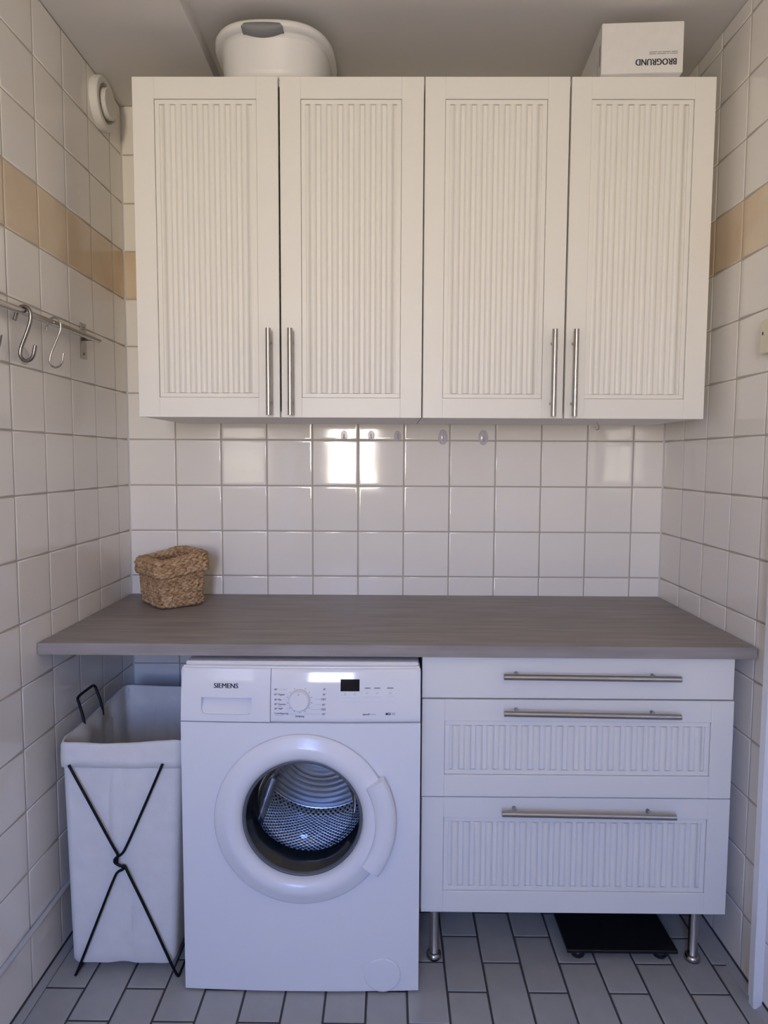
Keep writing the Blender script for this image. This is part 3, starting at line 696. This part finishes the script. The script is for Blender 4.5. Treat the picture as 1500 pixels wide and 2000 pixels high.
for k in range(n+1):
    x = -hw+2*hw*k/n; gz = 0.0115*(x/hw)**2
    yb_ = cyt-0.2005*(1-abs(x/0.171)**2.7)**(1/2.7)
    for dy, z in ((0.030, 2.490+gz), (0.014, 2.4890+gz), (0.001, 2.4925+gz*0.9), (-0.0025, 2.5005+gz*0.3), (-0.0022, 2.5125), (0.024, 2.5130)): vs_.append((cxt+x*(0.86 if z > 2.51 else 1)-0.012, yb_+dy, z))
b.add(vs_, [(i*6+k, i*6+(k+1) % 6, (i+1)*6+(k+1) % 6, (i+1)*6+k) for i in range(n) for k in range(6)], True); b.add(vs_, [tuple(range(6)), tuple(n*6+k for k in range(6))])
b.build('grip', 'grip_grey', tb)

bxr = empty('cardboard_box', (1.566, -0.25, DZ1), 'white cardboard box lettered upside down in black, on the wall cabinet', 'box')
BW, BD, BH = 0.2150, 0.300, 0.131
ba = math.radians(-3.0)
def bpnt(x, y, z): return Vector((1.457+x*math.cos(ba)-y*math.sin(ba), -0.3995+x*math.sin(ba)+y*math.cos(ba), DZ1+z+0.0002))
def bquad(b, q): b.add([bpnt(*p) for p in q], [tuple(range(len(q)))])
b = MB(); vs_ = [bpnt(x, y, z) for z in (0, BH) for x, y in ((0, 0), (BW, 0), (BW, BD), (0, BD))]
b.add(vs_, [(0, 1, 2, 3), (4, 5, 6, 7), (0, 1, 5, 4), (1, 2, 6, 5), (2, 3, 7, 6), (3, 0, 4, 7)]); cb = b.build('carton', 'carton_white', bxr)
bm = bmesh.new(); bm.from_mesh(cb.data); bmesh.ops.bevel(bm, geom=bm.edges[:], offset=0.0012, segments=2, affect='EDGES'); bm.to_mesh(cb.data); bm.free()
def box_text(body, x, z, w, h, m, bold=0.0):
    pts, fs = fit(text_mesh(body), w, h); b = MB()
    for k, d in enumerate((0, bold, -bold)): b.add([bpnt(x-a+d*0.03, -0.0004-k*0.00003, z-c) for a, c in pts], fs)
    b.build('lettering', m, bxr, fix=False)
box_text('BROGRUND', 0.1975, 0.0365, 0.1070, 0.0165, 'ink', 0.024)
b = MB(); xx = 0.2005
for z, ws in ((0.0485, (0.020, 0.006, 0.024, 0.018)), (0.0530, (0.016, 0.022, 0.010, 0.020))):
    x = xx
    for w in ws: bquad(b, [(x, -0.0004, z), (x-w, -0.0004, z), (x-w, -0.0004, z+0.0016), (x, -0.0004, z+0.0016)]); x -= w+0.0022
b.build('small_print', 'ink_grey', bxr, fix=False)
b = MB(); bquad(b, [(0.079, -0.0005, 0), (0.132, -0.0005, 0), (0.132, -0.0005, 0.0045), (0.079, -0.0005, 0.0045)]); b.build('closing_tab', 'carton_white', bxr, fix=False)
b = MB()
for y0, y1, z0, z1 in ((0.012, 0.026, 0.03, 0.085), (0.040, 0.044, 0.016, 0.055)): bquad(b, [(-0.0004, y0, z0), (-0.0004, y1, z0), (-0.0004, y1, z1), (-0.0004, y0, z1)])
b.build('side_print', 'ink_pale', bxr, fix=False)

# ------------------------------------------------------------------ extract valve on the left wall
ev = empty('extract_valve', (0, -0.166, 2.43), 'round off-white ventilation valve on the tiled wall near the ceiling', 'vent')
vc = (0, -0.166, 2.430)
MB().lathe([(0.0700, 0.0), (0.0770, 0.001), (0.0775, 0.004), (0.0768, 0.021), (0.0745, 0.0245), (0.0715, 0.0255), (0.0600, 0.0255), (0.0560, 0.0235), (0.0530, 0.012), (0.048, 0.002)], vc, 'x', 72, smooth=False).build('ring', 'vent_white', ev)
MB().lathe([(0.0005, 0.018), (0.0400, 0.019), (0.0440, 0.022), (0.0445, 0.0330), (0.0425, 0.0355), (0.0390, 0.0360), (0.0005, 0.0365)], vc, 'x', 72, smooth=False).build('centre_disc', 'vent_white', ev)
MB().tube([(0.002, -0.166, 2.43), (0.02, -0.166, 2.43)], 0.006, 10).build('spindle', 'steel_dark', ev)

# ------------------------------------------------------------------ rail with S-hooks on the left wall
RX, RZ, RR = 0.033, 1.6975, 0.0078
hr = empty('hook_rail', (0, -0.75, 1.64), 'round steel rail on flat wall brackets along the tiles', 'rail')
MB().tube([(RX, -1.22, RZ-0.007), (RX, -1.219, RZ-0.007), (RX, -0.293, RZ+0.002), (RX, -0.292, RZ+0.002)], RR, 20).build('rail_bar', 'steel', hr)
for y in (-0.329, -1.18):
    pl_ = B('bracket', 'steel', hr, 0.0012, 0.0045, y-0.0180, y+0.0180, 1.641, 1.742, 0.0008)
    MB().tube([(0.004, y, RZ), (RX, y, RZ)], 0.0055, 12).build('bracket_arm', 'steel', pl_)
    for z in (1.655, 1.728): MB().lathe([(0.0042, 0.0044), (0.0040, 0.0062), (0.0005, 0.0072)], (0, y, z), 'x', 14).build('screw', 'steel_dark', pl_)
def s_hook(y, r, lab, m, pts):
    o = MB().tube(smooth_path([(x, y+dy, z) for x, z, dy in pts], 3), r, 12).build('s_hook', m, None, origin=(RX, y, 1.59))
    return tag(o, lab, 'hook', 'S-hooks on the rail')
h1 = [(0.0125, 1.678, -0.004), (0.0165, 1.694, -0.002), (0.0215, 1.708, 0), (0.0345, 1.7125, 0), (0.0485, 1.703, 0), (0.0490, 1.680, 0.001), (0.036, 1.648, 0.003), (0.0195, 1.613, 0.004), (0.0185, 1.594, 0.004), (0.0315, 1.583, 0.003), (0.0500, 1.591, 0.002), (0.0575, 1.621, 0)]
s_hook(-0.708, 0.0044, 'thick dark steel S-hook hanging on the rail over the clear suction disc', 'steel_dark', [(x, z-0.003, d) for x, z, d in h1])
s_hook(-0.561, 0.0026, 'thin bright steel S-hook hanging on the rail nearest the wall bracket', 'steel', [(x-0.003*(i > 5), z+0.001, d) for i, (x, z, d) in enumerate(h1)])
s_hook(-0.853, 0.0044, 'dark steel S-hook on the rail, farthest from the bracket beside the corner', 'steel_dark', [(x, z-0.004, d) for x, z, d in h1])
def oval_disc(name, y_or_x, z, rx, rz, wall, lab, m='clear_plastic', hook=True):
    """clear plastic disc stuck on a wall, with a little nose"""
    root = empty(name, (y_or_x, -0.002, z-rz) if wall == 'back' else (0.002, y_or_x, z-rz), lab, 'hook', 'clear hooks on the tiles')
    n = 28; vs_ = []; prof = [(1.0, 0.0012), (1.0, 0.0030), (0.9, 0.0045), (0.55, 0.0062), (0.02, 0.0068)]
    for s_, h in prof:
        for k in range(n):
            a = 2*PI*k/n; p, q = s_*rx*math.cos(a), s_*rz*math.sin(a)
            vs_.append((y_or_x+p, -h, z+q) if wall == 'back' else (h, y_or_x+p, z+q))
    MB().add(vs_, [(i*n+k, i*n+(k+1) % n, (i+1)*n+(k+1) % n, (i+1)*n+k) for i in range(len(prof)-1) for k in range(n)], True).build('disc', m, root)
    if hook:
        pts = [(0, 0.006, rz*0.25), (0, 0.012, rz*0.05), (0, 0.016, -rz*0.35), (0, 0.021, -rz*0.45), (0, 0.025, -rz*0.2)]
        MB().tube(smooth_path([(y_or_x+a, -h, z+q) if wall == 'back' else (h, y_or_x+a, z+q) for a, h, q in pts], 1), 0.0022, 8).build('hook_tip', m, root)
    return root
oval_disc('suction_disc', -0.655, 1.600, 0.021, 0.021, 'left', 'round clear suction disc on the tiles behind the thick S-hook', m='clear_film', hook=False)
for x, z, rx, rz, lab in ((0.737, 1.4335, 0.0120, 0.0180, 'small clear oval stick-on hook, farthest of three from the large ones'), (0.829, 1.4335, 0.0120, 0.0180, 'small clear oval stick-on hook, middle of the three small ones'), (0.919, 1.4335, 0.0120, 0.0180, 'small clear oval stick-on hook, next to the large clear ones'),
                          (1.072, 1.4300, 0.0160, 0.0255, 'large clear oval stick-on hook, beside the small ones'), (1.209, 1.4290, 0.0160, 0.0255, 'large clear oval stick-on hook, nearest the metal cup hook')):
    oval_disc('oval_hook', x, z, rx, rz, 'back', lab)
ck = MB().tube(smooth_path([(1.533, -0.20, 1.4735), (1.533, -0.20, 1.466), (1.5385, -0.203, 1.459), (1.536, -0.206, 1.450), (1.529, -0.207, 1.447), (1.524, -0.206, 1.452), (1.525, -0.205, 1.457)], 2), 0.0013, 8).build('cup_hook', 'steel', None, origin=(1.533, -0.2, 1.47))
tag(ck, 'tiny metal cup hook screwed under the wall cabinet', 'hook')

# ------------------------------------------------------------------ floor scale, pipe, upright profile, switch
bs = empty('bathroom_scale', (1.53, -0.43, 0), 'flat black bathroom scale lying under the drawer cabinet', 'scale')
B('glass_plate', 'scale_black', bs, 1.380, 1.680, -0.575, -0.285, 0.022, 0.0315, 0.0015)
B('sensor_housing', 'scale_black', bs, 1.42, 1.64, -0.50, -0.36, 0.012, 0.022, 0.002)
for x in (1.415, 1.640):
    for y in (-0.548, -0.312): MB().lathe([(0.0005, 0.0), (0.017, 0.0), (0.020, 0.006), (0.018, 0.0225), (0.0005, 0.0225)], (x, y, 0), 'z', 24).build('foot', 'scale_black', bs)
pp = empty('wall_pipe', (0.008, -1.0, 0.17), 'thin pale pipe running low along the tiles behind the hamper', 'pipe')
MB().tube([(0.0085, -2.2, 0.180), (0.0085, -2.19, 0.180), (0.0085, -0.03, 0.180), (0.0085, -0.02, 0.180)], 0.0068, 12).build('tube', 'pipe_pale', pp)
for y in (-0.25, -1.15, -1.7): B('clip', 'pipe_pale', pp, 0.001, 0.017, y-0.005, y+0.005, 0.170, 0.190, 0.001)
up = empty('upright_profile', (1.803, -0.715, 0), 'slim white upright profile standing against the tiles beside the worktop', 'profile')
B('profile_bar', 'profile_white', up, 1.797, W-0.0012, -0.735, -0.708, 0.018, 2.02, 0.002)
B('catch', 'grip_grey', up, 1.803, 1.815, -0.741, -0.7345, 0.905, 0.945, 0.002)
B('foot', 'profile_white', up, 1.799, W-0.002, -0.733, -0.710, 0.0, 0.0185, 0.001)
sw = empty('wall_switch', (W, -0.67, 1.61), 'cream switch box fixed to the tiles above the upright profile', 'switch')
B('housing', 'switch_cream', sw, W-0.030, W-0.0012, -0.715, -0.632, 1.612, 1.694, 0.004, seg=2)
B('slot', 'matt_black', sw, W-0.0308, W-0.0290, -0.6480, -0.6440, 1.658, 1.665)  # small near-black block set in the face of the housing
